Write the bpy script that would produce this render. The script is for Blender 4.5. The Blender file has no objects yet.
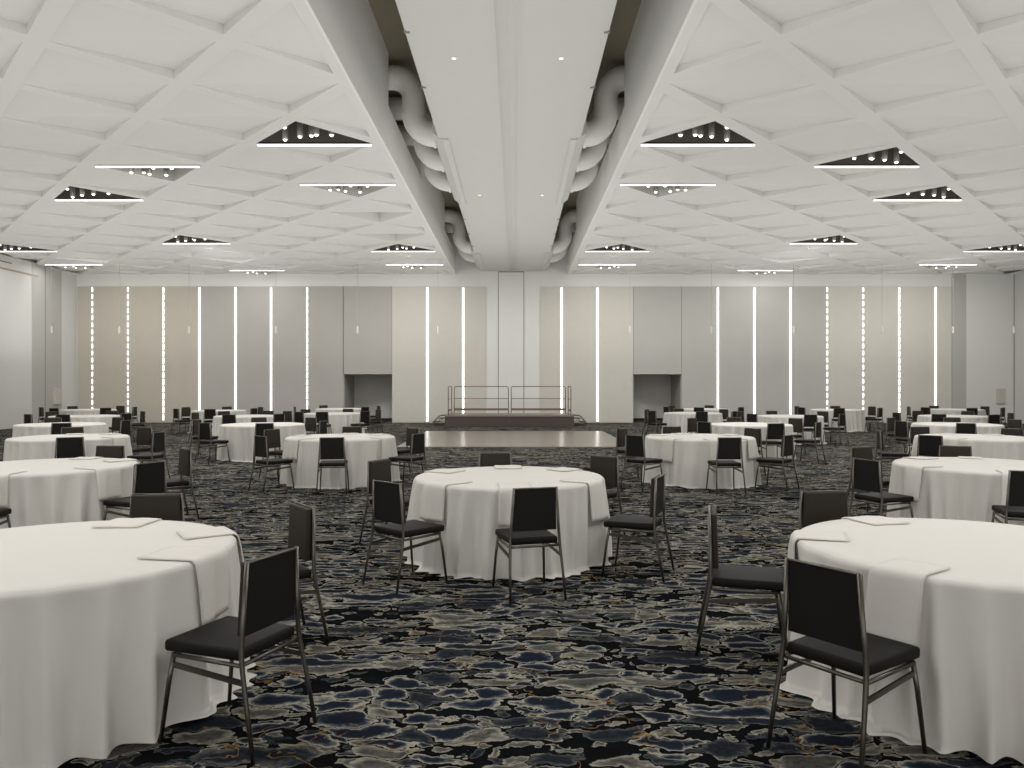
import bpy, bmesh, math, random
from mathutils import Vector, Matrix
random.seed(7)
PI = math.pi
S = bpy.context.scene
COL = S.collection

# ------------------------------------------------------------------ camera, light, exposure
F_PX = 760.0
VX, VY = 515.5, 385.5          # vanishing point of the hall's length, in photograph pixels
EYE = 1.62
cam_d = bpy.data.cameras.new('camera')
cam_d.sensor_width = 36.0
cam_d.lens = F_PX / 1024 * 36.0
cam_d.shift_x = (512 - VX) / 1024
cam_d.shift_y = (VY - 384) / 1024
cam_d.clip_end = 200
cam = bpy.data.objects.new('camera', cam_d)
COL.objects.link(cam)
cam.location = (0, 0, EYE)
cam.rotation_euler = (PI / 2, 0, 0)
S.camera = cam
S.view_settings.view_transform = 'Standard'
S.view_settings.look = 'None'
S.view_settings.gamma = 1.0
S.view_settings.use_curve_mapping = False
S.view_settings.exposure = -0.05
try:
    S.cycles.use_denoising = True
    S.cycles.max_bounces = 8
    S.cycles.diffuse_bounces = 5
    S.cycles.sample_clamp_indirect = 4.0
except Exception:
    pass
world = bpy.data.worlds.new('world')
S.world = world
world.use_nodes = True
world.node_tree.nodes['Background'].inputs[0].default_value = (1.0, 0.99, 0.975, 1)
world.node_tree.nodes['Background'].inputs[1].default_value = 1.6

ZC = 6.43                      # underside of the ceiling ribs
WALL_Y = 32.9
XL, XR = -19.0, 21.6
YB = -7.5
P = 2.70                       # rib lattice
HY = 1.499
D0 = 15.12
NODE_L, NODE_R = -2.65, 2.28
WARM = (1.0, 0.98, 0.945)


def lamp_area(name, loc, sx, sy, power, up=False, color=WARM, spread=None):
    d = bpy.data.lights.new(name, 'AREA')
    d.shape = 'RECTANGLE'
    d.size, d.size_y = sx, sy
    d.energy = power
    d.color = color
    if spread:
        d.spread = spread
    o = bpy.data.objects.new(name, d)
    COL.objects.link(o)
    o.location = loc
    o.rotation_euler = (PI if up else 0, 0, 0)
    return o


# unseen area lamps added to brighten the ribbed ceiling from below
for (x, y, sx, sy) in ((-11, 9, 14, 12), (11.5, 9, 14, 12), (-11, 23.5, 14, 14), (11.5, 23.5, 15, 14), (-.2, 16, 5, 26)):
    lamp_area('ceiling_fill', (x, y, 2.45), sx, sy, (3.1 if sx == 5 else 1.9) * sx * sy, up=True)
# soft spots added near the last clusters to brighten the far wall
for (x, y) in ((-16.2, 26.5), (-10.75, 25.6), (-4.0, 26.9), (3.63, 26.9), (10.4, 25.6), (16.6, 26.5)):
    d = bpy.data.lights.new('far_wall_fill', 'SPOT')
    d.energy = 430
    d.color = WARM
    d.spot_size = math.radians(110)
    d.spot_blend = 1.0
    d.shadow_soft_size = .35
    o = bpy.data.objects.new('far_wall_fill', d)
    COL.objects.link(o)
    o.location = (x, y, ZC - .5)
    o.rotation_euler = Vector((0, WALL_Y - y, 2.2 - ZC)).to_track_quat('-Z', 'Y').to_euler()

# light fixtures of the ceiling: (row, side, x of the diamond's centre, which half is open)
FIX = []
for base in (0, -8):
    for side in (-1, 1):
        nd = NODE_L if side < 0 else NODE_R
        for (n, k, half) in ((0, .5, 'near'), (1, 2.0, 'far' if side < 0 else 'near'), (2, .5, 'far'), (3, 3.0, 'near'),
                             (7, 3.0, 'near'), (8, .5, 'near'), (8, 5.5, 'near'), (10, .5, 'far'), (10, 5.5, 'far'),
                             (11, 3.0, 'far')):
            nn = n + base
            if base < 0 and nn > -5 + 4 and k == .5:
                continue
            if base < 0 and nn >= 0:
                if not (nn == 0 and k == 5.5):
                    continue
            FIX.append((nn, side, nd + side * P * k, half))
for (n, side, cx, half) in FIX:
    pw = 74
    if n >= 10: pw = 22
    if abs(cx) > 16: pw = 26
    lamp_area('bar_lamp', (cx, D0 + n * HY, ZC - .09), 2.2, .22, pw)


# ------------------------------------------------------------------ helpers
def tag(o, label=None, cat=None, group=None, kind=None):
    if label: o['label'] = label
    if cat: o['category'] = cat
    if group: o['group'] = group
    if kind: o['kind'] = kind
    return o


def empty(name, loc=(0, 0, 0), rz=0):
    o = bpy.data.objects.new(name, None)
    COL.objects.link(o)
    o.location = loc
    o.rotation_euler = (0, 0, rz)
    o.empty_display_size = .1
    return o


def obj(name, bm, mat, parent=None, smooth=False, loc=(0, 0, 0), rz=0, recalc=True):
    if recalc:
        bmesh.ops.recalc_face_normals(bm, faces=bm.faces[:])
    me = bpy.data.meshes.new(name)
    bm.to_mesh(me)
    bm.free()
    mats = mat if isinstance(mat, (list, tuple)) else [mat]
    for m in mats:
        me.materials.append(m)
    if smooth:
        for p in me.polygons:
            p.use_smooth = True
    o = bpy.data.objects.new(name, me)
    COL.objects.link(o)
    o.parent = parent
    o.location = loc
    o.rotation_euler = (0, 0, rz)
    return o


def struct(name, bm, mat, **k):
    return tag(obj(name, bm, mat, **k), kind='structure')


def copy_tree(o, parent=None):
    c = o.copy()
    COL.objects.link(c)
    c.parent = parent
    for ch in list(o.children):
        copy_tree(ch, c)
    return c


def box(bm, x0, x1, y0, y1, z0, z1, mi=0, bevel=0.0, seg=2):
    vs = [bm.verts.new((x, y, z)) for x in (x0, x1) for y in (y0, y1) for z in (z0, z1)]
    idx = [(0, 1, 3, 2), (4, 6, 7, 5), (0, 4, 5, 1), (2, 3, 7, 6), (0, 2, 6, 4), (1, 5, 7, 3)]
    fs = [bm.faces.new([vs[i] for i in f]) for f in idx]
    for f in fs:
        f.material_index = mi
    if bevel > 0:
        es = list({e for f in fs for e in f.edges})
        bmesh.ops.bevel(bm, geom=es, offset=bevel, segments=seg, affect='EDGES', profile=.6)
    return vs


def tube(bm, pts, r, n=10, cap=True, closed=False):
    pts = [Vector(p) for p in pts]
    rings = []
    m = len(pts)
    ref = None
    for i, p in enumerate(pts):
        if closed:
            t = (pts[(i + 1) % m] - pts[i - 1]).normalized()
        elif i == 0:
            t = (pts[1] - p).normalized()
        elif i == m - 1:
            t = (p - pts[i - 1]).normalized()
        else:
            t = ((pts[i + 1] - p).normalized() + (p - pts[i - 1]).normalized()).normalized()
        if ref is None:
            ref = Vector((0, 0, 1)) if abs(t.z) < .9 else Vector((0, 1, 0))
        u = t.cross(ref)
        if u.length < 1e-4:
            ref = Vector((1, 0, 0))
            u = t.cross(ref)
        u.normalize()
        v = u.cross(t).normalized()
        ref = v
        rr = r[i] if isinstance(r, (list, tuple)) else r
        rings.append([bm.verts.new(p + (u * math.cos(2 * PI * k / n) + v * math.sin(2 * PI * k / n)) * rr) for k in range(n)])
    rng = range(m) if closed else range(m - 1)
    for i in rng:
        a, b = rings[i], rings[(i + 1) % m]
        for k in range(n):
            bm.faces.new((a[k], a[(k + 1) % n], b[(k + 1) % n], b[k]))
    if cap and not closed:
        bm.faces.new(rings[0][::-1])
        bm.faces.new(rings[-1])


def lathe(bm, prof, n=20, c=(0, 0, 0)):
    rings = []
    for (r, z) in prof:
        rings.append([bm.verts.new((c[0] + r * math.cos(2 * PI * k / n), c[1] + r * math.sin(2 * PI * k / n), c[2] + z)) for k in range(n)])
    for a, b in zip(rings, rings[1:]):
        for k in range(n):
            bm.faces.new((a[k], a[(k + 1) % n], b[(k + 1) % n], b[k]))
    bm.faces.new(rings[0][::-1])
    bm.faces.new(rings[-1])


def at(px, d):
    return (px - VX) / F_PX * d


def wx(px):
    return (px - VX) / F_PX * WALL_Y


def wz(py):
    return EYE + (VY - py) / F_PX * WALL_Y


# ------------------------------------------------------------------ materials
def mat(name, col, rough=.6, metal=0.0, noise=0.0, nscale=8.0, bump=0.0, bscale=60.0, spec=.5, emis=None, estr=0.0, sheen=0):
    m = bpy.data.materials.new(name)
    m.use_nodes = True
    nt = m.node_tree
    b = nt.nodes['Principled BSDF']
    b.inputs['Base Color'].default_value = (*col, 1)
    b.inputs['Roughness'].default_value = rough
    b.inputs['Metallic'].default_value = metal
    b.inputs['Specular IOR Level'].default_value = spec
    if sheen:
        b.inputs['Sheen Weight'].default_value = sheen
    if emis:
        b.inputs['Emission Color'].default_value = (*emis, 1)
        b.inputs['Emission Strength'].default_value = estr
    tc = nt.nodes.new('ShaderNodeTexCoord')
    if noise > 0:
        n = nt.nodes.new('ShaderNodeTexNoise')
        n.inputs['Scale'].default_value = nscale
        n.inputs['Detail'].default_value = 5
        nt.links.new(tc.outputs['Object'], n.inputs['Vector'])
        mx = nt.nodes.new('ShaderNodeMix')
        mx.data_type = 'RGBA'
        mx.inputs[6].default_value = (*[c * (1 - noise) for c in col], 1)
        mx.inputs[7].default_value = (*[min(1, c * (1 + noise)) for c in col], 1)
        nt.links.new(n.outputs['Fac'], mx.inputs[0])
        nt.links.new(mx.outputs[2], b.inputs['Base Color'])
    if bump > 0:
        n2 = nt.nodes.new('ShaderNodeTexNoise')
        n2.inputs['Scale'].default_value = bscale
        n2.inputs['Detail'].default_value = 3
        nt.links.new(tc.outputs['Object'], n2.inputs['Vector'])
        bp = nt.nodes.new('ShaderNodeBump')
        bp.inputs['Strength'].default_value = bump
        bp.inputs['Distance'].default_value = .01
        nt.links.new(n2.outputs['Fac'], bp.inputs['Height'])
        nt.links.new(bp.outputs['Normal'], b.inputs['Normal'])
    return m


M = {}
M['ceil'] = mat('ceiling_paint', (.78, .78, .755), .8, noise=.02, nscale=1.5)
M['girder'] = mat('girder_paint', (.86, .86, .84), .8, noise=.02, nscale=1.5)
M['plenum'] = mat('plenum_paint', (.20, .175, .125), .9, noise=.1, nscale=3)
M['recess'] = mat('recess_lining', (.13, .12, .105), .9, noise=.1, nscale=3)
M['wall'] = mat('wall_paint', (.76, .76, .74), .75, noise=.015, nscale=.8)
M['wallside'] = mat('side_wall_paint', (.70, .70, .68), .75, noise=.015, nscale=.8)
M['beige_a'] = mat('olive_beige_panel', (.52, .485, .42), .8, noise=.04, nscale=2.5)
M['beige_b'] = mat('cream_beige_panel', (.62, .595, .545), .8, noise=.04, nscale=9)
M['beige_c'] = mat('pale_beige_panel', (.64, .615, .56), .8, noise=.03, nscale=2.5)
M['grey_a'] = mat('warm_grey_panel', (.455, .435, .41), .8, noise=.03, nscale=2)
M['grey_b'] = mat('cool_grey_panel', (.50, .49, .465), .8, noise=.03, nscale=2)
M['niche'] = mat('niche_grey', (.66, .65, .62), .8, noise=.03, nscale=3)
M['dark'] = mat('dark_gap', (.02, .019, .017), .9)
M['duct'] = mat('duct_paint', (.80, .79, .76), .5, noise=.03, nscale=3)
M['trunk'] = mat('duct_casing_paint', (.60, .60, .58), .6, noise=.02, nscale=2)
M['seam'] = mat('seam_grey', (.30, .295, .28), .8)
M['linen'] = mat('white_linen', (.77, .745, .70), .85, noise=.02, nscale=4, bump=.3, bscale=8, spec=.2, sheen=.2)
M['napkin'] = mat('napkin_linen', (.78, .75, .70), .85, noise=.02, nscale=6, bump=.1, bscale=30, spec=.2)
M['vinyl'] = mat('black_seat_vinyl', (.008, .007, .006), .6, noise=.08, nscale=20, bump=.05, bscale=200, spec=.2)
M['brown'] = mat('brown_back_upholstery', (.030, .0235, .0175), .65, noise=.08, nscale=20, bump=.05, bscale=200, spec=.3)
M['black'] = mat('black_back_shell', (.006, .0055, .005), .6, spec=.3)
M['metal'] = mat('bronze_tube', (.15, .138, .12), .38, metal=1.0)
M['led'] = mat('led_bar', (.9, .9, .9), .5, emis=(1, .985, .95), estr=1.7)
M['strip'] = mat('led_wall_strip', (.9, .9, .9), .5, emis=(1, .99, .96), estr=2.6)
M['strip_base'] = mat('strip_channel', (.72, .71, .69), .5)
M['lens'] = mat('lamp_lens', (.9, .9, .9), .3, emis=(1, .97, .9), estr=4.0)
M['can'] = mat('lamp_can', (.42, .41, .39), .3, metal=.6)
M['amber'] = mat('downlight_lamp', (.9, .8, .6), .3, emis=(1, .72, .42), estr=2.0)
M['fixwhite'] = mat('fixture_white', (.75, .75, .73), .5)
M['stage'] = mat('stage_skirt', (.085, .07, .055), .7, noise=.12, nscale=6)
M['deck'] = mat('stage_deck', (.20, .165, .135), .45, noise=.1, nscale=4)
M['rail'] = mat('rusty_brown_rail', (.20, .135, .10), .45, metal=.4)
M['cream'] = mat('cream_plastic', (.60, .57, .50), .6)
M['cord'] = mat('grey_cord', (.40, .39, .37), .7)
M['grout'] = mat('panel_edge', (.33, .31, .28), .8)


def dance_mat():
    m = mat('glossy_taupe_laminate', (.23, .195, .16), .22, spec=.6)
    nt = m.node_tree
    b = nt.nodes['Principled BSDF']
    tc = nt.nodes.new('ShaderNodeTexCoord')
    br = nt.nodes.new('ShaderNodeTexBrick')
    br.offset = 0
    br.inputs['Scale'].default_value = 1.0
    br.inputs['Brick Width'].default_value = .95
    br.inputs['Row Height'].default_value = .95
    br.inputs['Mortar Size'].default_value = .006
    br.inputs['Color1'].default_value = (.235, .20, .165, 1)
    br.inputs['Color2'].default_value = (.215, .18, .145, 1)
    br.inputs['Mortar'].default_value = (.12, .10, .08, 1)
    nt.links.new(tc.outputs['Object'], br.inputs['Vector'])
    nt.links.new(br.outputs['Color'], b.inputs['Base Color'])
    return m


M['dance'] = dance_mat()


def carpet_mat():
    m = bpy.data.materials.new('pebble_pattern_carpet')
    m.use_nodes = True
    nt = m.node_tree
    N, L = nt.nodes, nt.links
    b = N['Principled BSDF']
    b.inputs['Roughness'].default_value = .95
    b.inputs['Specular IOR Level'].default_value = .0
    tc = N.new('ShaderNodeTexCoord')

    def math_(op, a, bb=None, clamp=False):
        n = N.new('ShaderNodeMath')
        n.operation = op
        n.use_clamp = clamp
        for i, v in enumerate((a, bb)):
            if v is None: continue
            if isinstance(v, (int, float)): n.inputs[i].default_value = v
            else: L.new(v, n.inputs[i])
        return n.outputs[0]

    def noise(vec, sc, det=3, rough=.5, col=False):
        n = N.new('ShaderNodeTexNoise')
        n.inputs['Scale'].default_value = sc
        n.inputs['Detail'].default_value = det
        n.inputs['Roughness'].default_value = rough
        L.new(vec, n.inputs['Vector'])
        return n.outputs['Color'] if col else n.outputs['Fac']

    def ramp(fac, stops, interp='LINEAR'):
        r = N.new('ShaderNodeValToRGB')
        r.color_ramp.interpolation = interp
        e = r.color_ramp.elements
        e[0].position, e[0].color = stops[0][0], (*stops[0][1], 1)
        e[1].position, e[1].color = stops[1][0], (*stops[1][1], 1)
        for (p, c) in stops[2:]:
            x = e.new(p)
            x.color = (*c, 1)
        L.new(fac, r.inputs[0])
        return r.outputs[0]

    def mix(f, a, c):
        n = N.new('ShaderNodeMix')
        n.data_type = 'RGBA'
        for i, v in ((0, f), (6, a), (7, c)):
            if isinstance(v, tuple): n.inputs[i].default_value = (*v, 1)
            elif isinstance(v, (int, float)): n.inputs[i].default_value = v
            else: L.new(v, n.inputs[i])
        return n.outputs[2]

    def vmath(op, a, c):
        n = N.new('ShaderNodeVectorMath')
        n.operation = op
        for i, v in enumerate((a, c)):
            if isinstance(v, tuple): n.inputs[i].default_value = v
            else: L.new(v, n.inputs[i])
        return n.outputs[0]

    P0 = tc.outputs['Object']
    wob = vmath('MULTIPLY', vmath('SUBTRACT', noise(P0, 3.2, 4, .6, True), (.5, .5, .5)), (.50, .26, 0))
    Pw = vmath('ADD', P0, wob)

    def layer(scx, scy, off, rad, radv, rimw, seed_cut, rnd=.85, navy=.5):
        v = vmath('ADD', vmath('MULTIPLY', Pw, (scx, scy, 1)), off)
        ed = N.new('ShaderNodeTexVoronoi')
        ed.voronoi_dimensions = '2D'
        ed.feature = 'DISTANCE_TO_EDGE'
        ed.inputs['Scale'].default_value = 1
        ed.inputs['Randomness'].default_value = rnd
        L.new(v, ed.inputs['Vector'])
        ce = N.new('ShaderNodeTexVoronoi')
        ce.voronoi_dimensions = '2D'
        ce.feature = 'F1'
        ce.inputs['Scale'].default_value = 1
        ce.inputs['Randomness'].default_value = rnd
        L.new(v, ce.inputs['Vector'])
        sep = N.new('ShaderNodeSeparateColor')
        L.new(ce.outputs['Color'], sep.inputs[0])
        wob1 = math_('MULTIPLY', math_('SUBTRACT', noise(P0, 8, 4, .6), .5), .34)
        R = math_('ADD', math_('ADD', math_('MULTIPLY', sep.outputs[2], radv), rad), wob1)
        e1 = math_('SUBTRACT', R, ce.outputs['Distance'])
        e2 = math_('MULTIPLY', math_('SUBTRACT', ed.outputs['Distance'], .022), 1.6)
        n = N.new('ShaderNodeMath')
        n.operation = 'SMOOTH_MIN'
        L.new(e1, n.inputs[0]); L.new(e2, n.inputs[1]); n.inputs[2].default_value = .10
        e = n.outputs[0]
        mask = math_('MULTIPLY', e, 45.0, True)
        mask = math_('MULTIPLY', mask, math_('GREATER_THAN', sep.outputs[0], seed_cut))
        t = math_('DIVIDE', e, rimw, True)
        t = math_('ADD', t, math_('MULTIPLY', math_('SUBTRACT', noise(Pw, 16, 5, .7), .5), .75), True)
        heart = ramp(t, [(0.0, (.40, .375, .30)), (.20, (.31, .29, .24)), (.40, (.105, .11, .115)), (.70, (.026, .034, .052)), (1.0, (.012, .016, .025))])
        pale = ramp(math_('ADD', math_('MULTIPLY', t, -.35), noise(v, 3.5, 6, .75)), [(.02, (.03, .034, .038)), (.25, (.12, .115, .10)), (.55, (.37, .345, .275))])
        slate = ramp(math_('ADD', math_('MULTIPLY', t, -.3), noise(v, 5.0, 6, .75)), [(.05, (.007, .009, .013)), (.32, (.024, .029, .037)), (.6, (.12, .12, .11))])
        c = mix(math_('GREATER_THAN', sep.outputs[1], navy), heart, pale)
        c = mix(math_('GREATER_THAN', sep.outputs[1], .78), c, slate)
        return mask, c

    m1, c1 = layer(3.7, 7.6, (0, 0, 0), .30, .46, .27, .24, .95)
    m2, c2 = layer(9.0, 18.0, (13.3, 4.1, 0), .26, .40, .30, .34, 1.0, .35)
    m3, c3 = layer(1.3, 5.8, (3.3, 7.7, 0), .26, .30, .24, .70, 1.0, .60)
    base = ramp(noise(Pw, 5, 5, .65), [(.45, (.0035, .004, .005)), (.66, (.007, .008, .010)), (.82, (.035, .038, .042))])
    col = mix(m2, base, c2)
    col = mix(m1, col, c1)
    col = mix(m3, col, c3)
    # thin rust-orange veins
    vn = noise(P0, 1.7, 4, .6)
    vein = math_('LESS_THAN', math_('ABSOLUTE', math_('SUBTRACT', vn, .5)), .0045)
    vein = math_('MULTIPLY', vein, math_('GREATER_THAN', noise(P0, .8, 2), .50))
    vein = math_('MULTIPLY', vein, math_('GREATER_THAN', noise(P0, 6, 2), .48))
    col = mix(math_('MULTIPLY', vein, .55), col, (.30, .17, .05))
    # weave grain
    gr = noise(P0, 160, 2)
    col = mix(.025, col, mix(gr, (.0, .0, .0), (.20, .20, .19)))
    L.new(col, b.inputs['Base Color'])
    return m


M['carpet'] = carpet_mat()

# ------------------------------------------------------------------ the shell
bm = bmesh.new()
box(bm, XL - .2, XR + .2, YB - .2, WALL_Y + 3.2, -.2, 0)
struct('floor', bm, M['carpet'])

bm = bmesh.new()
box(bm, XL - .2, XL, YB, WALL_Y + .4, 0, 8.6)
struct('wall_left', bm, M['wallside'])
bm = bmesh.new()
box(bm, XR, XR + .2, YB, WALL_Y + .4, 0, 8.6)
struct('wall_right', bm, M['wallside'])
bm = bmesh.new()
box(bm, XL, XR, YB - .2, YB, 0, .7)
box(bm, XL, XR, YB - .2, YB, 5.9, 8.6)
for k in range(8):  # piers between unseen window openings, added to let fill daylight in
    xk = XL + (XR - XL - .5) * k / 7
    box(bm, xk, xk + .5, YB - .2, YB, .7, 5.9)
struct('wall_back', bm, M['wall'])

# trims of the left wall: header band, rail line, pilaster
bm = bmesh.new()
box(bm, XL, XL + .035, YB + .01, 30.2, 5.93, 5.99)
struct('trim_1', bm, mat('wooden_rail', (.40, .34, .26), .6))
bm = bmesh.new()
box(bm, XL, XL + .05, YB + .01, 28.6, 6.20, 6.235)
struct('trim_2', bm, M['seam'])
bm = bmesh.new()
box(bm, XL, XL + .012, 29.85, 30.66, .01, ZC)
box(bm, XL, XL + .012, 30.72, 31.8, .01, ZC)
struct('trim_3', bm, M['grey_b'])
bm = bmesh.new()
box(bm, XL, XL + .014, 30.66, 30.72, .01, ZC)
struct('trim_4', bm, M['seam'])

# far wall with two door niches
NL0, NL1, NR0, NR1 = wx(343.5), wx(392.3), wx(633), wx(681.5)
NZ = wz(374.3)
bm = bmesh.new()
for (a, b_) in ((XL - .2, NL0), (NL1, NR0), (NR1, XR + .2)):
    box(bm, a, b_, WALL_Y, WALL_Y + .25, 0, 8.6)
for (a, b_) in ((NL0, NL1), (NR0, NR1)):
    box(bm, a, b_, WALL_Y, WALL_Y + .25, NZ, 8.6)
struct('wall_far', bm, M['wall'])
for (a, b_, nm) in ((NL0, NL1, 'wall_niche_left'), (NR0, NR1, 'wall_niche_right')):
    bm = bmesh.new()
    box(bm, a - .1, a, WALL_Y + .25, WALL_Y + 2.3, 0, NZ + .1, 1)
    box(bm, b_, b_ + .1, WALL_Y + .25, WALL_Y + 2.3, 0, NZ + .1, 1)
    box(bm, a, b_, WALL_Y + 2.2, WALL_Y + 2.3, 0, NZ + .1, 0)
    box(bm, a, b_, WALL_Y + .25, WALL_Y + 2.2, NZ, NZ + .1, 0)
    struct(nm, bm, [M['niche'], M['grey_a']])
    bm = bmesh.new()
    box(bm, a, b_, WALL_Y + 2.185, WALL_Y + 2.2, 0, .11)
    struct('baseboard_' + nm.split('_')[2], bm, M['dark'])

# panel fields on the far wall
ZT = wz(286.6)
tn = 5


def field(p0, p1, m, z0=.02, z1=ZT, seams=()):
    global tn
    bm = bmesh.new()
    xs = [p0] + list(seams) + [p1]
    for a, b_ in zip(xs, xs[1:]):
        box(bm, wx(a) + (.012 if a != p0 else 0), wx(b_) - (.012 if b_ != p1 else 0), WALL_Y - .05, WALL_Y, z0, z1)
    struct('trim_%d' % tn, bm, m)
    tn += 1


field(78, 200, M['beige_a'], seams=(93, 128.6, 164))
field(200, 343, M['grey_a'], seams=(236, 271.5, 307.5))
field(344, 391.8, M['grey_a'], z0=NZ + .005)
field(392.3, 486, M['beige_b'], seams=(427.5, 463.3))
field(540, 633, M['beige_b'], seams=(561.5, 597.3))
field(633.5, 681, M['grey_b'], z0=NZ + .005)
field(681.7, 826.6, M['grey_b'], seams=(717.5, 754, 790))
field(826.6, 951, M['beige_c'], seams=(862.6, 898.6, 934.8))
field(951.6, 965.5, M['grey_b'], z1=ZC)
# thin dark joint lines of the wall
bm = bmesh.new()
for px in (343.3, 392, 633.2, 681.3, 951.3):
    box(bm, wx(px) - .014, wx(px) + .014, WALL_Y - .056, WALL_Y, .02 if px > 950 else NZ, ZT)
struct('trim_%d' % tn, bm, M['grout']); tn += 1
bm = bmesh.new()
box(bm, wx(1014) - .02, wx(1014) + .02, WALL_Y - .012, WALL_Y, .01, ZC)
struct('trim_%d' % tn, bm, M['seam']); tn += 1
# tall centre door leaf
bm = bmesh.new()
xa, xb, zt = wx(498.4), wx(523.9), wz(272.0)
box(bm, xa + .02, xb - .02, WALL_Y - .03, WALL_Y, .02, zt - .02)
struct('door_1', bm, M['wall'])
bm = bmesh.new()
box(bm, xa - .015, xa + .02, WALL_Y - .02, WALL_Y, .02, zt)
box(bm, xb - .02, xb + .015, WALL_Y - .02, WALL_Y, .02, zt)
box(bm, xa, xb, WALL_Y - .02, WALL_Y, zt - .02, zt + .03)
struct('trim_%d' % tn, bm, M['seam']); tn += 1


# ------------------------------------------------------------------ ribbed ceiling
A, B_ = P / 2, HY
GAP = .183
A2 = A - GAP
B2 = B_ * A2 / A
DZ = .14
CAV = .62


def quad_(bm, pts, mi=0):
    f = bm.faces.new([bm.verts.new(p) for p in pts])
    f.material_index = mi
    return f


def quadrant(bm, cx, cy, sx, sy, mode='panel', clip=0.0, dz=DZ):
    def p(x, y, z=0.0): return (cx + sx * x, cy + sy * y, ZC + z)
    if clip > 0:
        yo, yi = B_ * (1 - clip / A), B2 * (1 - clip / A2)
        quad_(bm, [p(0, 0), p(clip, 0), p(clip, yi), p(clip, yo), p(0, B_)])
        quad_(bm, [p(A2, 0), p(A, 0), p(clip, yo), p(clip, yi)])
        zz = dz * yi / B2
        quad_(bm, [p(clip, 0, .004), p(A2, 0, .004), p(clip, yi, zz)])
        quad_(bm, [p(A2, 0), p(clip, yi), p(clip, yi, zz), p(A2, 0, .004)])
        quad_(bm, [p(clip, 0), p(clip, yi), p(clip, yi, zz), p(clip, 0, .004)])
        return
    quad_(bm, [p(A2, 0), p(A, 0), p(0, B_), p(0, B2)])
    if mode == 'panel':
        quad_(bm, [p(0, 0, .004), p(A2, 0, .004), p(0, B2, dz)])
        quad_(bm, [p(A2, 0), p(0, B2), p(0, B2, dz), p(A2, 0, .004)])
    else:
        quad_(bm, [p(A2, 0), p(0, B2), p(0, B2, .3), p(A2, 0, .3)])
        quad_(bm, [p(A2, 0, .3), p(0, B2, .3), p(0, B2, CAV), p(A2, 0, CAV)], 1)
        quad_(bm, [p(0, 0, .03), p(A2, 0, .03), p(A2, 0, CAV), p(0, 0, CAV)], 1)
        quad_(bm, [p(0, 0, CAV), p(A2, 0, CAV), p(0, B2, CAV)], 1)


fixset = {(n, s, round(cx, 2)): h for (n, s, cx, h) in FIX}
for side, nd, kmax, lim, nm in ((-1, NODE_L, 6, XL, 'ceiling_left'), (1, NODE_R, 7, XR, 'ceiling_right')):
    bm = bmesh.new()
    for n in range(-14, 13):
        cy = D0 + n * HY
        if n % 2 == 0:
            cells = [(nd + side * P * (k + .5), 'full') for k in range(kmax)]
        else:
            cells = [(nd, 'inner')] + [(nd + side * P * k, 'full') for k in range(1, kmax)] + [(nd + side * P * kmax, 'outer')]
        for (cx, typ) in cells:
            half = fixset.get((n, side, round(cx, 2)))
            for sy in (-1, 1):
                if n == 12 and sy > 0: continue
                op = half and ((half == 'near') == (sy < 0))
                dz = DZ
                if side < 0 and n in (4, 6) and abs(cx - (nd - P * .5)) < .01 and sy > 0:
                    dz = .34
                for sx in (-1, 1):
                    if typ == 'inner' and sx != side: continue
                    if typ == 'outer' and sx == side: continue
                    quadrant(bm, cx, cy, sx, sy, 'open' if op else 'panel', .16 if typ == 'inner' else 0, dz)
    xe = nd + side * P * kmax
    quad_(bm, [(xe, YB, ZC), (lim, YB, ZC), (lim, WALL_Y, ZC), (xe, WALL_Y, ZC)])
    quad_(bm, [(nd, YB, ZC), (nd - side * .008, YB, ZC), (nd - side * .008, WALL_Y, ZC), (nd, WALL_Y, ZC)])
    # roof deck above so that no daylight leaks in
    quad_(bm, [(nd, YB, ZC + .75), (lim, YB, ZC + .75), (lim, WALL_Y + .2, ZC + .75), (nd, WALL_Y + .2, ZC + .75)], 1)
    struct(nm, bm, [M['ceil'], M['recess']], recalc=False)

# duct corridor: inner faces of the two long girders with set-back bays for the duct branches
BAYS = ((15.55, 21.0), (27.9, 32.7))
XG = {-1: -2.6, 1: 2.23}
ZP, ZLIP = 8.42, 7.35
for side in (-1, 1):
    bm = bmesh.new()
    x = XG[side]
    xo = x + side * .042
    ys = [YB]
    for a, b_ in BAYS:
        box(bm, min(x, xo), max(x, xo), ys[-1], a, ZC, ZP)
        box(bm, min(x, xo), max(x, xo), a, b_, ZC, ZLIP)
        xr = x + side * .72
        box(bm, min(xr, xr + side * .04), max(xr, xr + side * .04), a - .04, b_ + .04, ZLIP, ZP)
        box(bm, min(xo, xr), max(xo, xr), a - .04, b_ + .04, ZLIP - .04, ZLIP)
        box(bm, min(xo, xr), max(xo, xr), a - .04, a, ZLIP, ZP)
        box(bm, min(xo, xr), max(xo, xr), b_, b_ + .04, ZLIP, ZP)
        ys.append(b_)
    box(bm, min(x, xo), max(x, xo), ys[-1], WALL_Y, ZC, ZP)
    struct('wall_girder_' + ('left' if side < 0 else 'right'), bm, M['girder'])
bm = bmesh.new()
box(bm, -3.5, 3.1, YB, WALL_Y, ZP, ZP + .1)
struct('ceiling_plenum', bm, M['plenum'])

# ------------------------------------------------------------------ air-duct casing hung in the corridor
TC = -.12
T0, T1 = TC - 1.43, TC + 1.43
ZTB = 6.56
trunk = empty('air_duct_casing', (TC, 12, ZTB))
tag(trunk, 'long white air duct casing running down the middle of the ceiling', 'air duct')


def extr(bm, prof, y0, y1):
    a = [bm.verts.new((x, y0, z)) for x, z in prof]
    b = [bm.verts.new((x, y1, z)) for x, z in prof]
    n = len(prof)
    for i in range(n):
        bm.faces.new((a[i], a[(i + 1) % n], b[(i + 1) % n], b[i]))
    bm.faces.new(a[::-1])
    bm.faces.new(b)


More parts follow.
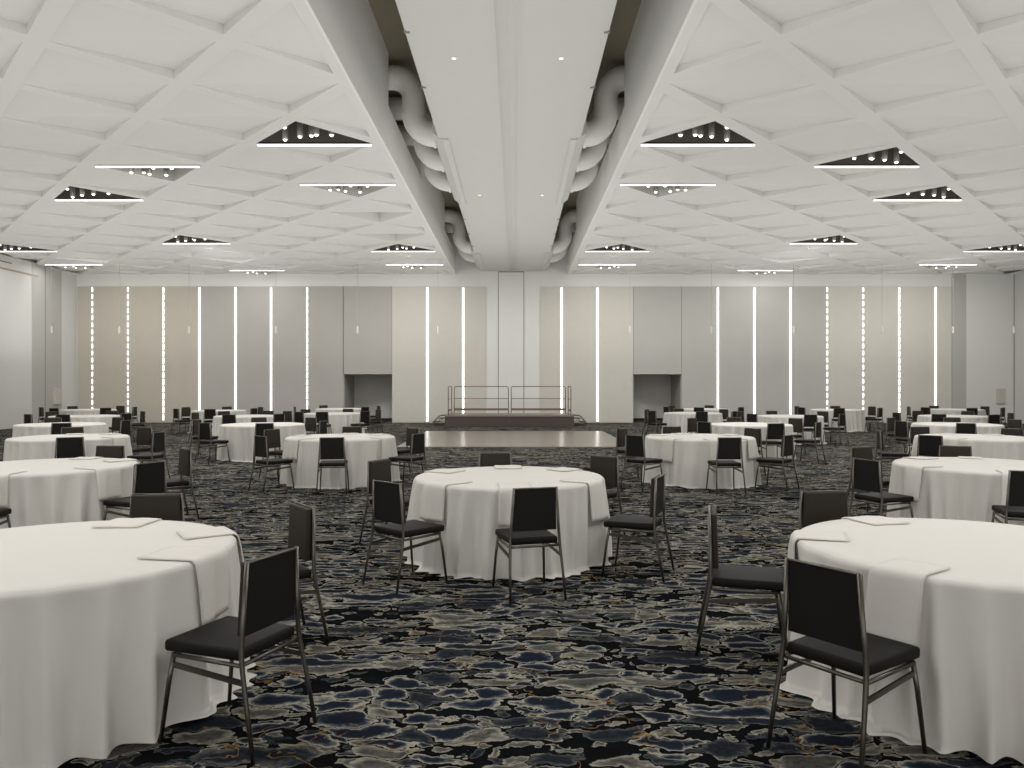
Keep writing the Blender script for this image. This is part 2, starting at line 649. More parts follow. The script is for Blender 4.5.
bm = bmesh.new()
hw = .155
prof = [(-1.43, 7.5), (-1.43, 6.585), (-1.405, 6.585), (-1.405, 6.575), (-1.345, 6.575), (-1.345, 6.56), (-hw - .035, 6.56), (-hw - .035, 6.545),
        (-hw, 6.545), (-hw, 6.575), (-.09, 6.61), (0, 6.635), (.09, 6.61), (hw, 6.575), (hw, 6.545), (hw + .035, 6.545), (hw + .035, 6.56), (1.345, 6.56),
        (1.345, 6.575), (1.405, 6.575), (1.405, 6.585), (1.43, 6.585), (1.43, 7.5)]
extr(bm, [(x, z - ZTB) for x, z in prof], YB + .05 - 12, WALL_Y - .02 - 12)
obj('casing', bm, M['trunk'], trunk)
for y in (4.6, 6.6, 8.6, 10.65, 12.62, 22.6, 24.8, 27.0):
    for s in (-1, 1):
        bm = bmesh.new()
        x0, x1 = sorted((s * 1.445, s * 1.36))
        box(bm, x0, x1, y - 12 - .014, y - 12 + .014, -.004, .3)
        obj('flange', bm, M['seam'], trunk)
for (y0, y1) in ((15.2, 20.65), (28.35, 32.2)):
    for s in (-1, 1):
        bm = bmesh.new()
        pr = [(1.43, .70), (1.54, .70), (1.54, .11), (1.34, -.035), (1.22, -.035), (1.22, .01), (1.42, .03)]
        extr(bm, [(s * x, z) for x, z in pr], y0 - 12, y1 - 12)
        for k in range(1, 4):
            yy = y0 - 12 + (y1 - y0) * k / 4
            extr(bm, [(s * x, z) for x, z in [(1.544, .70), (1.545, .107), (1.34, -.042), (1.335, -.03), (1.535, .115)]], yy - .015, yy + .015)
        obj('branch_plenum', bm, M['trunk'], trunk)


def arc(cx, cz, r, a0, a1, n=8):
    return [(cx + r * math.cos(a0 + (a1 - a0) * i / n), cz + r * math.sin(a0 + (a1 - a0) * i / n)) for i in range(n + 1)]


dl = {0: 'nearest', 1: 'second', 2: 'third'}
for side in (-1, 1):
    xg = XG[side] + side * .71
    xb = TC + side * 1.546
    xm = TC + side * 2.02
    for bi, ys in enumerate(((16.0, 17.8, 19.7), (29.0, 31.0))):
        for i, y in enumerate(ys):
            R = .44
            z1, z0 = 8.10, 6.90
            pth = [(xg, z1)]
            if side < 0:
                pth += arc(xm - R, z1 - R, R, PI / 2, 0)
                pth += arc(xm + R, z0 + R, R, PI, 1.5 * PI)
            else:
                pth += arc(xm + R, z1 - R, R, PI / 2, PI)
                pth += arc(xm - R, z0 + R, R, 0, -PI / 2)
            pth += [(xb, z0)]
            bm = bmesh.new()
            tube(bm, [(px - xm, 0, pz - z0) for px, pz in pth], .25, 24)
            root = empty('branch_duct', (xm, y, z0))
            sd = 'left' if side < 0 else 'right'
            if bi == 0:
                lb = '%s S-shaped white branch duct on the %s of the ceiling casing' % (dl[i], sd)
            else:
                lb = '%s S-shaped branch duct of the far pair on the %s side' % (('nearer', 'farther')[i], sd)
            tag(root, lb, 'duct', 'S-shaped branch ducts')
            obj('pipe', bm, M['duct'], root, smooth=True)
            bm = bmesh.new()
            xx = xb - xm + side * .003
            tube(bm, [(xx, 0, 0), (xx + side * .05, 0, 0)], .275, 24)
            obj('collar', bm, M['duct'], root)

# small downlights in the casing
for (x, y, lb) in ((-.93, 11.46, 'tiny amber downlight in left half of the near duct casing'),
                   (.69, 11.46, 'tiny amber downlight in right half of the near duct casing'),
                   (-.93, 19.7, 'tiny downlight in left half of the far duct casing'),
                   (.69, 19.7, 'tiny downlight in right half of the far duct casing')):
    r = empty('recessed_downlight', (x, y, ZTB - .001))
    tag(r, lb, 'ceiling light', 'downlights in the duct casing')
    bm = bmesh.new(); lathe(bm, [(.05, 0), (.052, -.006), (.035, -.010), (.03, -.004)], 16)
    obj('trim_ring', bm, M['fixwhite'], r)
    bm = bmesh.new(); lathe(bm, [(.026, -.012), (.027, -.016), (.015, -.020)], 12)
    obj('bulb', bm, M['amber'], r)

# ------------------------------------------------------------------ light bars and spot clusters in the open triangles
def fixname(n, side, cx):
    sd = 'left' if side < 0 else 'right'
    k = round(abs(cx - (NODE_L if side < 0 else NODE_R)) / P, 1)
    t = {(0, .5): 'nearest one beside the %s girder', (2, .5): 'second one beside the %s girder', (8, .5): 'third one beside the %s girder',
         (10, .5): 'farthest one beside the %s girder', (1, 2.0): 'nearest one of the outer %s ceiling', (3, 3.0): 'second one of the outer %s ceiling',
         (7, 3.0): 'middle one of the far %s ceiling', (11, 3.0): 'last one by the far wall on the %s',
         (8, 5.5): 'outermost one near the %s wall', (10, 5.5): 'far one nearest the %s corner'}
    s = t.get((n, k))
    return s % sd if s else None


bm = bmesh.new(); box(bm, -1.13, 1.13, -.024, .024, -.044, -.02)
bar_p = obj('bar_proto', bm, M['led'])
bm = bmesh.new(); box(bm, -1.15, 1.15, -.034, .034, -.02, -.002)
hou_p = obj('hou_proto', bm, M['fixwhite'])
bar_me, hou_me = bar_p.data, hou_p.data
bpy.data.objects.remove(bar_p); bpy.data.objects.remove(hou_p)
can_me = {}
for Lc in (22, 30, 38, 46):
    l = Lc / 100
    bm = bmesh.new(); lathe(bm, [(.045, l), (.055, l - .01), (.057, .02), (.050, 0), (.043, .004)], 18)
    o = obj('can', bm, M['can'], smooth=True)
    for p_ in o.data.polygons: p_.use_smooth = len(p_.vertices) == 4
    can_me[Lc] = o.data
    bpy.data.objects.remove(o)
bm = bmesh.new(); lathe(bm, [(.036, .006), (.034, -.010), (.024, -.022), (.010, -.028)], 16)
o = obj('lens', bm, M['lens'], smooth=True); lens_me = o.data; bpy.data.objects.remove(o)
bm = bmesh.new(); tube(bm, [(0, 0, 0), (0, 0, .3)], .012, 8)
o = obj('stem', bm, M['can']); stem_me = o.data; bpy.data.objects.remove(o)


def mk(name, me, parent, loc=(0, 0, 0)):
    o = bpy.data.objects.new(name, me)
    COL.objects.link(o)
    o.parent = parent
    o.location = loc
    return o


SPOTS = [(-.42, .33, 30), (-.2, .62, 22), (-.02, .30, 46), (.14, .52, 38), (.36, .78, 22), (.48, .34, 46)]
for (n, side, cx, half) in FIX:
    fn = fixname(n, side, cx)
    cy = D0 + n * HY
    if n < 0 or fn is None:
        continue
    r = empty('linear_light', (cx, cy, ZC))
    tag(r, 'thin glowing light bar, ' + fn, 'light bar', 'ceiling light bars')
    mk('diffuser', bar_me, r); mk('housing', hou_me, r)
    sy = -1 if half == 'near' else 1
    grp = 'spotlights of the cluster, ' + fn
    for i, (sx_, sq, l) in enumerate(SPOTS):
        sx_ *= side
        zb = (-.03 if i % 2 else .06)
        if half == 'far':
            sq = sq * .75
            zb -= .05
        s = empty('spotlight', (cx + sx_, cy + sy * sq, ZC + zb))
        tag(s, 'cylinder spotlight in cluster by light bar, ' + fn, 'spotlight', grp)
        mk('can', can_me[l], s)
        mk('lens', lens_me, s)
        st = mk('stem', stem_me, s, (0, 0, l / 100 - .01))
        st.scale.z = (CAV - zb - l / 100 + .01) / .3

# ------------------------------------------------------------------ vertical light strips of the far wall
def strip(px, dash, label):
    r = empty('wall_light_strip', (wx(px), WALL_Y - .05, 0))
    tag(r, label, 'light strip', 'vertical light strips on the far wall')
    z0, z1 = .06, ZT - .03
    bm = bmesh.new()
    box(bm, -.036, .036, -.006, .0, z0, z1)
    obj('channel', bm, M['strip_base'], r)
    bm = bmesh.new()
    per = .305
    z = z1 - .02
    while z > z0 + .03:
        l = per * (.55 if dash == 2 else .78 if dash == 1 else .975)
        w = .026 if dash == 2 else .030 if dash == 1 else .036
        box(bm, -w, w, -.02, -.006, max(z - l, z0), z)
        z -= per
    obj('diffuser', bm, M['strip'], r)


ordn = ['first', 'second', 'third', 'fourth', 'fifth', 'sixth', 'seventh']
for i, (px, d) in enumerate(((93, 2), (128.6, 2), (164, 1), (200, 0), (236, 0), (271.5, 0), (307.5, 1))):
    strip(px, d, '%s%s vertical light strip from the left corner' % ('dashed ' if d == 2 else '', ordn[i]))
strip(427.5, 0, 'outer vertical light strip left of the stage')
strip(463.3, 0, 'inner vertical light strip rising behind the left stage rail')
strip(561.5, 0, 'inner vertical light strip rising behind the right stage rail')
strip(597.3, 0, 'outer vertical light strip right of the stage')
for i, (px, d) in enumerate(((934.8, 0), (898.6, 1), (862.6, 2), (826.6, 2), (790, 0), (754, 0), (717.5, 0))):
    strip(px, d, '%s%s vertical light strip from the right end' % ('dashed ' if d == 2 else '', ordn[i]))

# ------------------------------------------------------------------ cords with hanging connector bodies
cordpos = ((119.5, 'left of all the others on the far wall'), (189, 'in front of the olive-beige panels'), (276, 'in front of the left grey panels'),
           (357.4, 'above the left niche'), (437.9, 'just left of the stage'), (630, 'beside the right niche'), (711.3, 'first right of the right niche'),
           (793.5, 'in front of the right grey panels'), (882, 'in front of the right beige panels'), (953, 'at the right end of the panels'),
           (1014, 'farthest right, near the wall box'), (51.6, 'in front of the left side wall'))
for (px, w) in cordpos:
    d = 30.0
    r = empty('hanging_cord', (at(px, d), d, ZC))
    tag(r, 'thin ceiling cord with end piece, ' + w, 'cord', 'cords hanging from the ceiling')
    L_ = ZC - 3.95
    bm = bmesh.new(); tube(bm, [(0, 0, 0), (0, 0, -L_)], .007, 6)
    obj('cable', bm, M['cord'], r)
    bm = bmesh.new(); lathe(bm, [(.02, -L_ + .01), (.04, -L_ - .02), (.042, -L_ - .24), (.03, -L_ - .27)], 12)
    obj('end_piece', bm, M['cream'], r)

# wall boxes
for (x0, x1, y0, y1, lb) in ((XL + .012, XL + .10, 31.2, 31.62, 'cream box on the left wall near the corner'),
                             (wx(996), wx(1004.2), WALL_Y - .10, WALL_Y, 'cream box on the wall at the far right')):
    bm = bmesh.new(); box(bm, x0, x1, y0, y1, wz(403.5), wz(388.5), bevel=.012)
    tag(obj('wall_box', bm, M['cream']), lb, 'wall box', 'cream boxes on the walls')
for px, sd in ((488.7, 'left'), (535.3, 'right')):
    bm = bmesh.new(); box(bm, wx(px) - .03, wx(px) + .03, WALL_Y - .06, WALL_Y, wz(294.5), wz(291.5), bevel=.01)
    tag(obj('wall_sensor', bm, M['fixwhite']), 'tiny white sensor high on the wall, %s of the tall centre door' % sd, 'sensor')

# ------------------------------------------------------------------ dance floor, stage, rails, steps
bm = bmesh.new(); box(bm, -3.12, 3.07, 19.86, 26.7, 0, .022, bevel=.008)
tag(obj('dance_floor', bm, M['dance']), 'glossy taupe portable dance floor lying on carpet before the stage', 'dance floor')

SX0, SX1, SY0, SY1, SZ = -2.78, 2.31, 29.8, 32.1, .45
st = empty('stage_platform', ((SX0 + SX1) / 2, (SY0 + SY1) / 2, 0))
tag(st, 'low dark brown stage platform against the far wall', 'stage')
ox, oy = (SX0 + SX1) / 2, (SY0 + SY1) / 2
bm = bmesh.new()
w2 = (SX1 - SX0) / 2; d2 = (SY1 - SY0) / 2
for i in range(2):
    a = -w2 + i * w2
    box(bm, a + .004, a + w2 - .004, -d2, d2, SZ - .07, SZ, bevel=.006)
obj('deck', bm, M['deck'], st)
bm = bmesh.new()
box(bm, -w2 + .01, w2 - .01, -d2 + .02, -d2 + .04, .01, SZ - .07)
box(bm, -w2 + .01, -w2 + .03, -d2 + .03, d2 - .02, .01, SZ - .07)
box(bm, w2 - .03, w2 - .01, -d2 + .03, d2 - .02, .01, SZ - .07)
obj('skirt', bm, M['stage'], st)


def rail(x0, y0, x1, y1, label):
    r = empty('guard_rail', (x0, y0, SZ), math.atan2(y1 - y0, x1 - x0))
    tag(r, label, 'railing', 'guard rails on the stage')
    L_ = math.hypot(x1 - x0, y1 - y0)
    h = 1.13
    q = .09
    pts = [(0, 0, 0), (0, 0, h - q)] + [(q - q * math.cos(a), 0, h - q + q * math.sin(a)) for a in (PI / 8, PI / 4, 3 * PI / 8, PI / 2)]
    pts += [(L_ - x, 0, z) for x, y, z in pts[::-1]]
    bm = bmesh.new(); tube(bm, pts, .017, 10)
    obj('frame', bm, M['rail'], r, smooth=True)
    bm = bmesh.new(); tube(bm, [(0, 0, .62), (L_, 0, .62)], .014, 8)
    obj('mid_rail', bm, M['rail'], r)
    bm = bmesh.new(); box(bm, 0, L_, -.015, .015, .12, .21)
    obj('toe_board', bm, M['rail'], r)


rail(-2.585, 32.05, -.30, 32.05, 'brown tube guard rail on left half of the stage back')
rail(-.18, 32.05, 2.11, 32.05, 'brown tube guard rail on right half of the stage back')
rail(-2.68, 30.3, -2.68, 31.9, 'brown tube guard rail along the left end of the stage')
rail(2.21, 30.3, 2.21, 31.9, 'brown tube guard rail along the right end of the stage')
for s, sd in ((-1, 'left'), (1, 'right')):
    x = SX0 if s < 0 else SX1
    r = empty('stage_steps', (x, 30.9, 0))
    tag(r, 'small dark folding steps at the %s end of the stage' % sd, 'steps', 'folding steps beside the stage')
    for i, (dx, z) in enumerate(((.17, .31), (.42, .17))):
        bm = bmesh.new()
        box(bm, min(s * (dx - .13), s * (dx + .13)), max(s * (dx - .13), s * (dx + .13)), -.4, .4, z - .03, z, bevel=.005)
        obj('tread', bm, M['stage'], r)
    for yy in (-.4, .4):
        bm = bmesh.new()
        tube(bm, [(s * .02, yy, .42), (s * .30, yy, .40), (s * .52, yy, .16), (s * .56, yy, .02)], .014, 8)
        tube(bm, [(s * .02, yy, .02), (s * .3, yy, .26)], .014, 8)
        tube(bm, [(s * .02, yy, .03), (s * .56, yy, .03)], .014, 8)
        obj('side_frame', bm, M['stage'], r)

# ------------------------------------------------------------------ tables: floor-length round cloths
RT, HT = .888, .757


def foldf(th, ph):
    w = th + .10 * math.sin(3 * th + ph[1]) + .035 * math.sin(7 * th + ph[2])
    a = 1 - math.sqrt(math.sin(11 * w + ph[0]) ** 2 + .012)
    b = .5 + .5 * math.sin(8 * th + .6 * math.sin(2 * th + ph[4]) + ph[3])
    c = 1 - math.sqrt(math.sin(18 * th + .8 * math.sin(3 * th + ph[5])) ** 2 + .03)
    m = .6 + .4 * math.sin(5 * th + ph[5])
    return a * m * .80 + b * .22 + c * (1 - m) * .55


def cloth_r(th, u, ph):
    """u: 0 at the table edge, 1 at the hem"""
    w = min(1, u * 1.8) ** .5
    drift = .045 * (u - .3) * math.sin(5 * th + ph[2])
    lobe = foldf(th + drift, ph)
    fine = .5 + .5 * math.sin(43 * th + ph[2] + 1.3 * math.sin(3 * th + ph[0]) + 2 * u)
    return RT + .013 + w * (-.045 + .160 * lobe * (.6 + .4 * u)) + .010 * u + w * .007 * fine


def make_cloth(seed):
    rnd = random.Random(seed)
    ph = [rnd.uniform(0, 2 * PI) for _ in range(6)]
    bm = bmesh.new()
    n = 360
    rings = []

    def ring(fn):
        rings.append([bm.verts.new(fn(2 * PI * k / n)) for k in range(n)])
    c = bm.verts.new((0, 0, HT))
    for rr in (.3, .6, .8, .88):
        ring(lambda t, rr=rr: (rr * math.cos(t), rr * math.sin(t), HT + .0015 * math.sin(5 * t + rr * 20)))
    for a in (.25, .5, .75, 1.0):
        def f(t, a=a):
            r = RT - .016 + .03 * math.sin(a * PI / 2) + .012 * a * (foldf(t, ph) - .4)
            return (r * math.cos(t), r * math.sin(t), HT - .03 * (1 - math.cos(a * PI / 2)))
        ring(f)
    for j in range(1, 23):
        u = j / 22
        def f(t, u=u):
            r = cloth_r(t, u, ph)
            lift = (.5 + .5 * math.sin(3 * t + ph[3])) * (.5 + .5 * math.sin(8 * t + ph[4]))
            bot = .006 + .022 * lift
            z = (HT - .03) * (1 - u) + bot * u
            return (r * math.cos(t), r * math.sin(t), z)
        ring(f)
    # spare cloth spreading on the carpet
    for q in (.3, .65, 1.0):
        def f(t, q=q):
            lift = (.5 + .5 * math.sin(3 * t + ph[3])) * (.5 + .5 * math.sin(8 * t + ph[4]))
            pool = max(0, .25 + .5 * math.sin(4 * t + ph[5]) + .35 * foldf(t, ph)) * .085 * (1 - lift)
            r = cloth_r(t, 1, ph) + pool * q
            z = .006 + .022 * lift - .003 * q + .008 * math.sin(q * PI) * (pool > .01)
            return (r * math.cos(t), r * math.sin(t), max(z, .002))
        ring(f)
    for k in range(n):
        bm.faces.new((c, rings[0][k], rings[0][(k + 1) % n]))
    for a, b in zip(rings, rings[1:]):
        for k in range(n):
            bm.faces.new((a[k], b[k], b[(k + 1) % n], a[(k + 1) % n]))
    return bm, ph


cloths = []
for sd in range(4):
    bm, ph = make_cloth(sd + 3)
    o = obj('tablecloth', bm, M['linen'], smooth=True)
    cloths.append((o.data, ph))
    bpy.data.objects.remove(o)


def napkin_mesh(w, inside, hang, skew, ph, a0):
    """folded napkin laid over the table edge at cloth angle a0 (the cloth's own frame); it follows the cloth beneath"""
    bm = bmesh.new()

    def outer(t, u):
        return max(cloth_r(t + k * .015, u, ph) for k in range(-4, 5))
    H0 = HT - .03
    rows = []
    for i in range(7):
        rows.append(('top', RT - .03 - inside * (1 - i / 6)))
    for a in (.25, .5, .75, 1.0):
        rows.append(('edge', a))
    for i in range(1, 9):
        rows.append(('fall', hang / H0 * i / 8))
    nx = 14
    top, low = [], []
    for j, (kind, v) in enumerate(rows):
        rt, rl = [], []
        for i in range(nx + 1):
            y = -w / 2 + w * i / nx + skew * (j / len(rows) - .4)
            lift = .0015 * (1 + math.sin(9 * y / w + j * .4))
            if kind == 'top':
                p = Vector((v, y, HT + .005))
                nrm = Vector((0, 0, 1))
            else:
                t = a0 + y / RT
                if kind == 'edge':
                    r = RT - .016 + .03 * math.sin(v * PI / 2) + .012 * v * (max(foldf(t + k * .015, ph) for k in range(-4, 5)) - .4)
                    z = HT - .03 * (1 - math.cos(v * PI / 2))
                    nrm = Vector((math.sin(v * PI / 2), 0, math.cos(v * PI / 2)))
                else:
                    r = outer(t, v)
                    z = H0 * (1 - v)
                    nrm = Vector((1, 0, 0))
                r += .007 if kind == 'edge' else .015
                ca, sa = math.cos(y / RT), math.sin(y / RT)
                p = Vector((r * ca, r * sa, z))
                nrm = Vector((nrm.x * ca, nrm.x * sa, nrm.z))
                p += nrm * (.006 if kind == "edge" else .002)
            rt.append(bm.verts.new(p + nrm * (.006 + lift)))
            rl.append(bm.verts.new(p))
        top.append(rt); low.append(rl)
    m = len(rows)
    for j in range(m - 1):
        for i in range(nx):
            bm.faces.new((top[j][i], top[j + 1][i], top[j + 1][i + 1], top[j][i + 1]))
            bm.faces.new((low[j][i], low[j][i + 1], low[j + 1][i + 1], low[j + 1][i]))
        bm.faces.new((top[j][0], low[j][0], low[j + 1][0], top[j + 1][0]))
        bm.faces.new((top[j][nx], top[j + 1][nx], low[j + 1][nx], low[j][nx]))
    for i in range(nx):
        bm.faces.new((top[0][i], top[0][i + 1], low[0][i + 1], low[0][i]))
        bm.faces.new((top[-1][i], low[-1][i], low[-1][i + 1], top[-1][i + 1]))
    return bm


NAPS = ((.26, .24, .31, .03), (.24, .20, .33, -.04), (.28, .27, .28, .0))
# how far each near napkin lies from its chair's direction, degrees
NAPOFF = {('L1', 0): 12, ('L1', 1): -7, ('L1', 2): -6, ('R1', 0): 4, ('R1', 1): 9, ('R1', 2): 6}


# ------------------------------------------------------------------ the banquet chair
def make_chair():
    root = empty('banquet_chair')
    # seat cushion
    bm = bmesh.new()
    v = box(bm, -.202, .202, .008, .435, .413, .466, bevel=.022, seg=4)
    for vv in bm.verts:
        t = (vv.co.y - .008) / .43
        vv.co.x *= .93 + .08 * t
        if vv.co.z > .455:
            vv.co.z += .007 * (1 - (vv.co.x / .20) ** 2)
    obj('seat', bm, M['vinyl'], root, smooth=True)
    # backrest pad in front of the posts, shell behind
    bm = bmesh.new()
    box(bm, -.168, .168, .010, .046, .518, .842, bevel=.012, seg=3)
    for vv in bm.verts:
        t = (vv.co.z - .518) / .324
        vv.co.x *= 1.04 - .07 * t
        vv.co.y -= .012 * t
    back = obj('backrest', bm, M['brown'], root, smooth=True)
    bm = bmesh.new()
    box(bm, -.166, .166, .002, .012, .521, .838)
    for vv in bm.verts:
        t = (vv.co.z - .518) / .324
        vv.co.x *= 1.04 - .07 * t
        vv.co.y -= .012 * t
    obj('back_shell', bm, M['black'], back)
    for s in (-1, 1):
        bm = bmesh.new()
        tube(bm, [(s * .216, -.085, 0), (s * .208, -.045, .21), (s * .199, -.012, .375), (s * .195, -.002, .45), (s * .188, -.001, .54), (s * .169, -.010, .848)],
             [.0095, .0105, .0115, .0115, .0115, .0105], 10)
        obj('leg', bm, M['metal'], root, smooth=True)
    for s in (-1, 1):
        bm = bmesh.new()
        tube(bm, [(s * .190, .385, .408), (s * .200, .405, .28), (s * .216, .440, 0)], [.0115, .011, .0095], 10)
        obj('leg', bm, M['metal'], root, smooth=True)
    bm = bmesh.new()
    for s in (-1, 1):
        tube(bm, [(s * .197, -.004, .402), (s * .193, .39, .402)], .010, 8)
    tube(bm, [(-.193, .385, .402), (.193, .385, .402)], .010, 8)
    tube(bm, [(-.197, 0, .402), (.197, 0, .402)], .010, 8)
    obj('seat_frame', bm, M['metal'], root, smooth=True)
    for s in (-1, 1):
        bm = bmesh.new()
        x0, x1, z0, z1 = s * .201, s * .194, .330, .358
        vs = []
        for (x, y, z) in ((x0, -.012, z0), (x1, .394, z1)):
            vs.append([bm.verts.new((x + dx, y, z + dz)) for dx, dz in ((-.005, -.012), (.005, -.012), (.005, .012), (-.005, .012))])
        for k in range(4):
            bm.faces.new((vs[0][k], vs[0][(k + 1) % 4], vs[1][(k + 1) % 4], vs[1][k]))
        bm.faces.new(vs[0][::-1]); bm.faces.new(vs[1])
        obj('stretcher', bm, M['metal'], root)
    bm = bmesh.new()
    tube(bm, [(-.169, -.010, .842), (.169, -.010, .842)], .007, 8)
    obj('top_rail', bm, M['metal'], root, smooth=True)
    return root


proto = make_chair()
proto_used = [False]

# tables: key, x, depth, short description
TABLES = {
    'C': (-.06, 7.25, 'centre table facing the stage'),
    'L1': (-2.43, 4.0, 'nearest table on the left'), 'R1': (2.46, 4.09, 'nearest table on the right'),
    'L2': (-5.07, 8.2, 'second table along the left edge'), 'R2': (5.12, 8.3, 'second table along the right edge'),
    'L3': (-7.48, 12.75, 'third table along the left edge'), 'R3': (7.72, 12.75, 'third table along the right edge'),
    'L4': (-2.94, 12.8, 'table just left of dance floor'), 'R4': (3.1, 12.8, 'table just right of dance floor'),
    'L5': (-5.65, 17.0, 'inner left table of fourth row'), 'R5': (5.25, 17.0, 'inner right table of fourth row'),
    'L6': (-10.2, 17.05, 'outer left table of fourth row'), 'R6': (9.9, 17.05, 'outer right table of fourth row'),
    'L7': (-7.66, 21.7, 'inner left table of fifth row'), 'R7': (7.83, 21.7, 'inner right table of fifth row'),
    'L11': (-12.3, 21.7, 'outer left table of fifth row'), 'R11': (12.5, 21.7, 'outer right table of fifth row'),
    'L8': (-5.68, 23.7, 'far table before the left niche'), 'R8': (5.6, 24.0, 'far table before the right niche'),
    'L10': (-6.55, 28.4, 'rearmost table by the left niche'), 'R10': (7.0, 28.2, 'rearmost table by the right niche'),
    'L9': (-10.3, 26.4, 'middle rear table on the left'), 'R9': (11.6, 27.4, 'middle rear table on the right'),
    'L12': (-15.4, 27.4, 'last table in the left corner'), 'R12': (16.0, 27.6, 'last table in the right corner'),
}
# chairs: (photo x of the backrest, depth, extra yaw in degrees)
CH = {
    'C': [(535, 5.82, 8), (388, 6.25, -2), (379, 7.75, 0), (495.4, 8.62, 0), (604, 8.18, 0), (659, 6.95, 8)],
    'L1': [(271, 3.50, 0), (303, 4.92, -6), (156.5, 5.42, 0)],
    'R1': [(823, 3.33, 0), (711, 4.52, 13), (824, 5.58, 0)],
    'L2': [(-42, 6.75, 0), (150, 7.84, 0), (186, 9.35, -6), (110, 9.75, 0)],
    'R2': [(1031, 6.9, 0), (867, 8.1, 6), (861.5, 9.4, 0), (955.5, 9.7, 0)],
    'L3': [(70, 11.35, 0), (158.5, 12.6, 0), (144.5, 13.9, 0), (72.5, 14.1, 0)],
    'R3': [(930.5, 11.7, 0), (879, 13.1, 0), (920, 14.1, 0), (1012, 13.5, 0)],
    'L4': [(332, 11.35, 0), (261, 11.8, 0), (272, 13.1, 0), (352, 14.2, 0), (413, 13.6, 0), (418, 12.2, 0)],
    'R4': [(729.5, 11.4, 0), (635, 11.8, 0), (621.7, 13.5, 0), (672, 14.2, 0), (752.7, 13.5, 0), (788, 12.1, 0)],
    'L5': [(264.6, 15.6, 0), (205, 15.9, 0), (196.5, 17.2, 0), (259, 18.4, 0), (311, 18.0, 0), (323, 16.7, 0)],
    'R5': [(775.7, 15.5, 0), (704.4, 16.2, 0), (692, 17.6, 0), (734, 18.4, 0), (795.4, 17.9, 0), (818, 16.4, 0)],
    'L6': [(61.5, 15.6, 0), (53, 18.3, 0), (118, 18.3, 0), (125.5, 17.2, 0)],
    'R6': [(966, 15.5, 0), (901.5, 16.4, 0), (891, 17.7, 0), (952, 18.4, 0), (1015, 17.0, 0)],
    'L7': [(229, 20.2, 0), (195, 21.2, 0), (224, 22.9, 0), (268, 23.3, 0), (287.5, 22.1, 0), (279, 20.7, 0)],
    'R7': [(810.5, 20.2, 0), (752, 20.7, 0), (740, 22.3, 0), (771.7, 23.2, 0), (822.7, 22.8, 0), (842, 20.9, 0)],
    'L11': [(28, 20.7, 0), (63, 20.2, 0), (51.5, 22.5, 0), (126, 20.9, 0), (143, 22.8, 0), (112, 23.1, 0)],
    'R11': [(939, 20.2, 0), (896.6, 21.5, 0), (917.6, 23.1, 0), (967.7, 22.9, 0), (994, 20.2, 0), (1011, 21.4, 0)],
    'L8': [(322, 22.2, 0), (299, 23.2, 0), (305.5, 24.8, 0), (348, 25.1, 0), (365, 22.9, 0), (378.5, 24.2, 0)],
    'R8': [(701.7, 22.5, 0), (652, 22.9, 0), (646.6, 24.4, 0), (678.5, 25.4, 0), (723.7, 24.6, 0), (735, 23.2, 0)],
    'L10': [(294.5, 27.6, 0), (323.5, 29.9, 0), (365, 28.2, 0), (379, 28.9, 0)],
    'R10': [(666.5, 27.2, 0), (671.7, 28.6, 0), (699, 26.8, 0), (709.3, 29.6, 0), (741, 27.7, 0)],
    'L9': [(210, 25.1, 0), (176, 25.8, 0), (186, 27.2, 0), (227, 27.8, 0), (254, 26.1, 0), (260.7, 27.3, 0)],
    'R9': [(839.3, 26.0, 0), (801.5, 26.7, 0), (796.8, 28.1, 0), (835.2, 28.8, 0), (872, 28.0, 0), (880.2, 26.4, 0)],
    'L12': [(54, 26.0, 0), (41, 27.0, 0), (72.5, 28.9, 0), (105.5, 26.2, 0), (120.4, 28.5, 0), (135, 27.2, 0)],
    'R12': [(925.6, 26.6, 0), (908.5, 27.9, 0), (934, 28.9, 0), (972, 26.1, 0), (985, 27.9, 0), (1003, 26.8, 0)],
}
SECT = [(-90, 'at the front of'), (-45, 'at the front right of'), (0, 'right of'), (45, 'at the back right of'),
        (90, 'behind'), (135, 'at the back left of'), (180, 'left of'), (225, 'at the front left of')]


def adiff(a, b):
    return abs((a - b + 180) % 360 - 180)


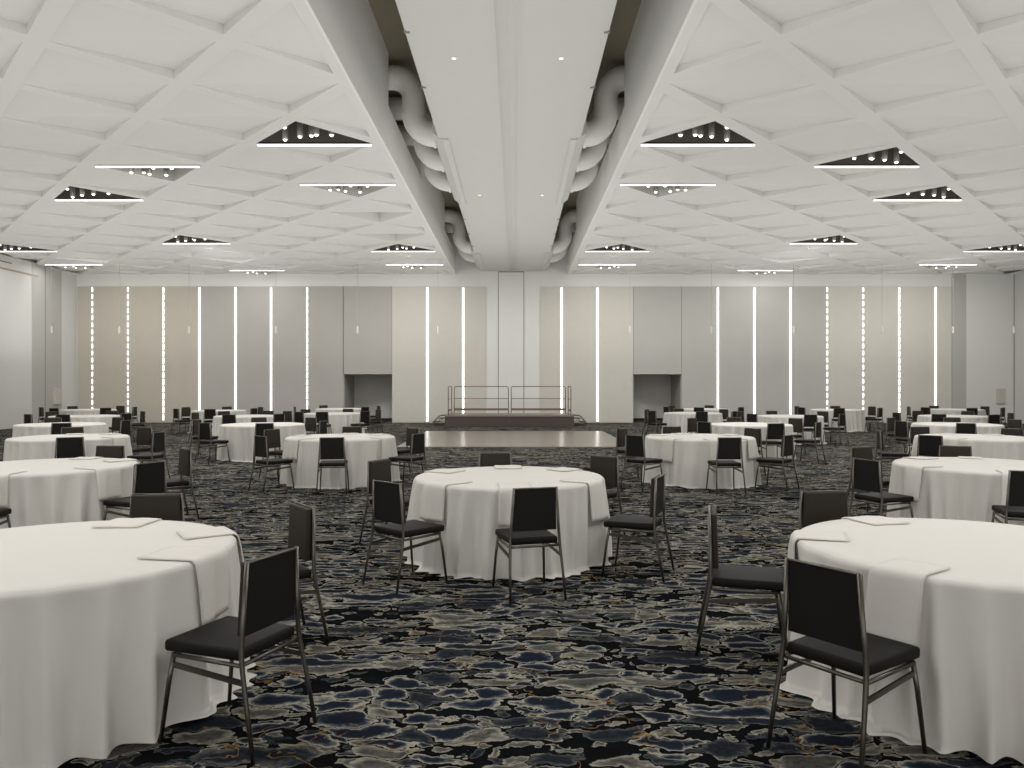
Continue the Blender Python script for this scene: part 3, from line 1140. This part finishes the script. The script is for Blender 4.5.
ti = 0
for key, (tx, ty, desc) in TABLES.items():
    me, ph = cloths[ti % 4]
    rot = random.uniform(0, 2 * PI)
    if ti % 2:
        rot = random.uniform(0, 2 * PI)
    rot = {'L1': math.radians(192), 'R1': math.radians(84)}.get(key, rot)
    t = bpy.data.objects.new('tablecloth', me)
    COL.objects.link(t)
    t.location = (tx, ty, 0)
    t.rotation_euler = (0, 0, rot)
    tag(t, 'white floor-length round tablecloth on the ' + desc, 'tablecloth', 'white round tablecloths')
    ti += 1
    lst = []
    for (px, d, yw) in CH[key]:
        # keep the photo's sight line, keep the seat clear of the cloth
        best = None
        for i in range(-80, 81):
            dd = d + i * .02
            x = at(px, dd)
            r = math.hypot(x - tx, dd - ty)
            lo, hi = (1.40 if key in ('L1', 'R1') else 1.49), 1.63
            cost = abs(dd - d) * .35 + (max(0, lo - r) + max(0, r - hi)) * 6
            if best is None or cost < best[0]:
                best = (cost, x, dd, r)
        _, x, dd, r = best
        if r < lo - .02:
            k = (lo - .02) / r
            x, dd = tx + (x - tx) * k, ty + (dd - ty) * k
        ang = math.degrees(math.atan2(dd - ty, x - tx))
        lst.append([x, dd, yw, ang])
    # give every chair at one table its own sector word
    names = {}
    free = list(SECT)
    pairs = sorted((adiff(c[3], s[0]), i, s) for i, c in enumerate(lst) for s in SECT)
    for (_, i, s) in pairs:
        if i in names or s not in free: continue
        names[i] = s[1]
        free.remove(s)
    for i, (x, dd, yw, ang) in enumerate(lst):
        jit = 0 if key in ('C', 'L1', 'R1') else random.uniform(-5, 5)
        face = math.atan2(ty - dd, tx - x)          # direction the sitter looks
        c = proto if not proto_used[0] else copy_tree(proto)
        proto_used[0] = True
        c.location = (x, dd, 0)
        c.rotation_euler = (0, 0, face - PI / 2 + math.radians(yw + jit))
        tag(c, 'black padded chair %s the %s' % (names[i], desc), 'chair', 'chairs at the ' + desc)
        if ty < 14 and key not in ():
            a = math.radians(ang) + random.uniform(-.10, .10)
            if (key, i) in NAPOFF:
                a = math.radians(ang + NAPOFF[(key, i)])
            nk = obj('napkin', napkin_mesh(*NAPS[random.randrange(3)], ph, a - rot), M['napkin'], smooth=True, loc=(tx, ty, 0), rz=a)
            pos = names[i].replace('at the ', '').replace(' of', '')
            pos = {'behind': 'back', 'left': 'left', 'right': 'right'}.get(pos, pos)
            tag(nk, 'folded white napkin over the %s edge of the %s' % (pos, desc), 'napkin', 'napkins on the ' + desc)
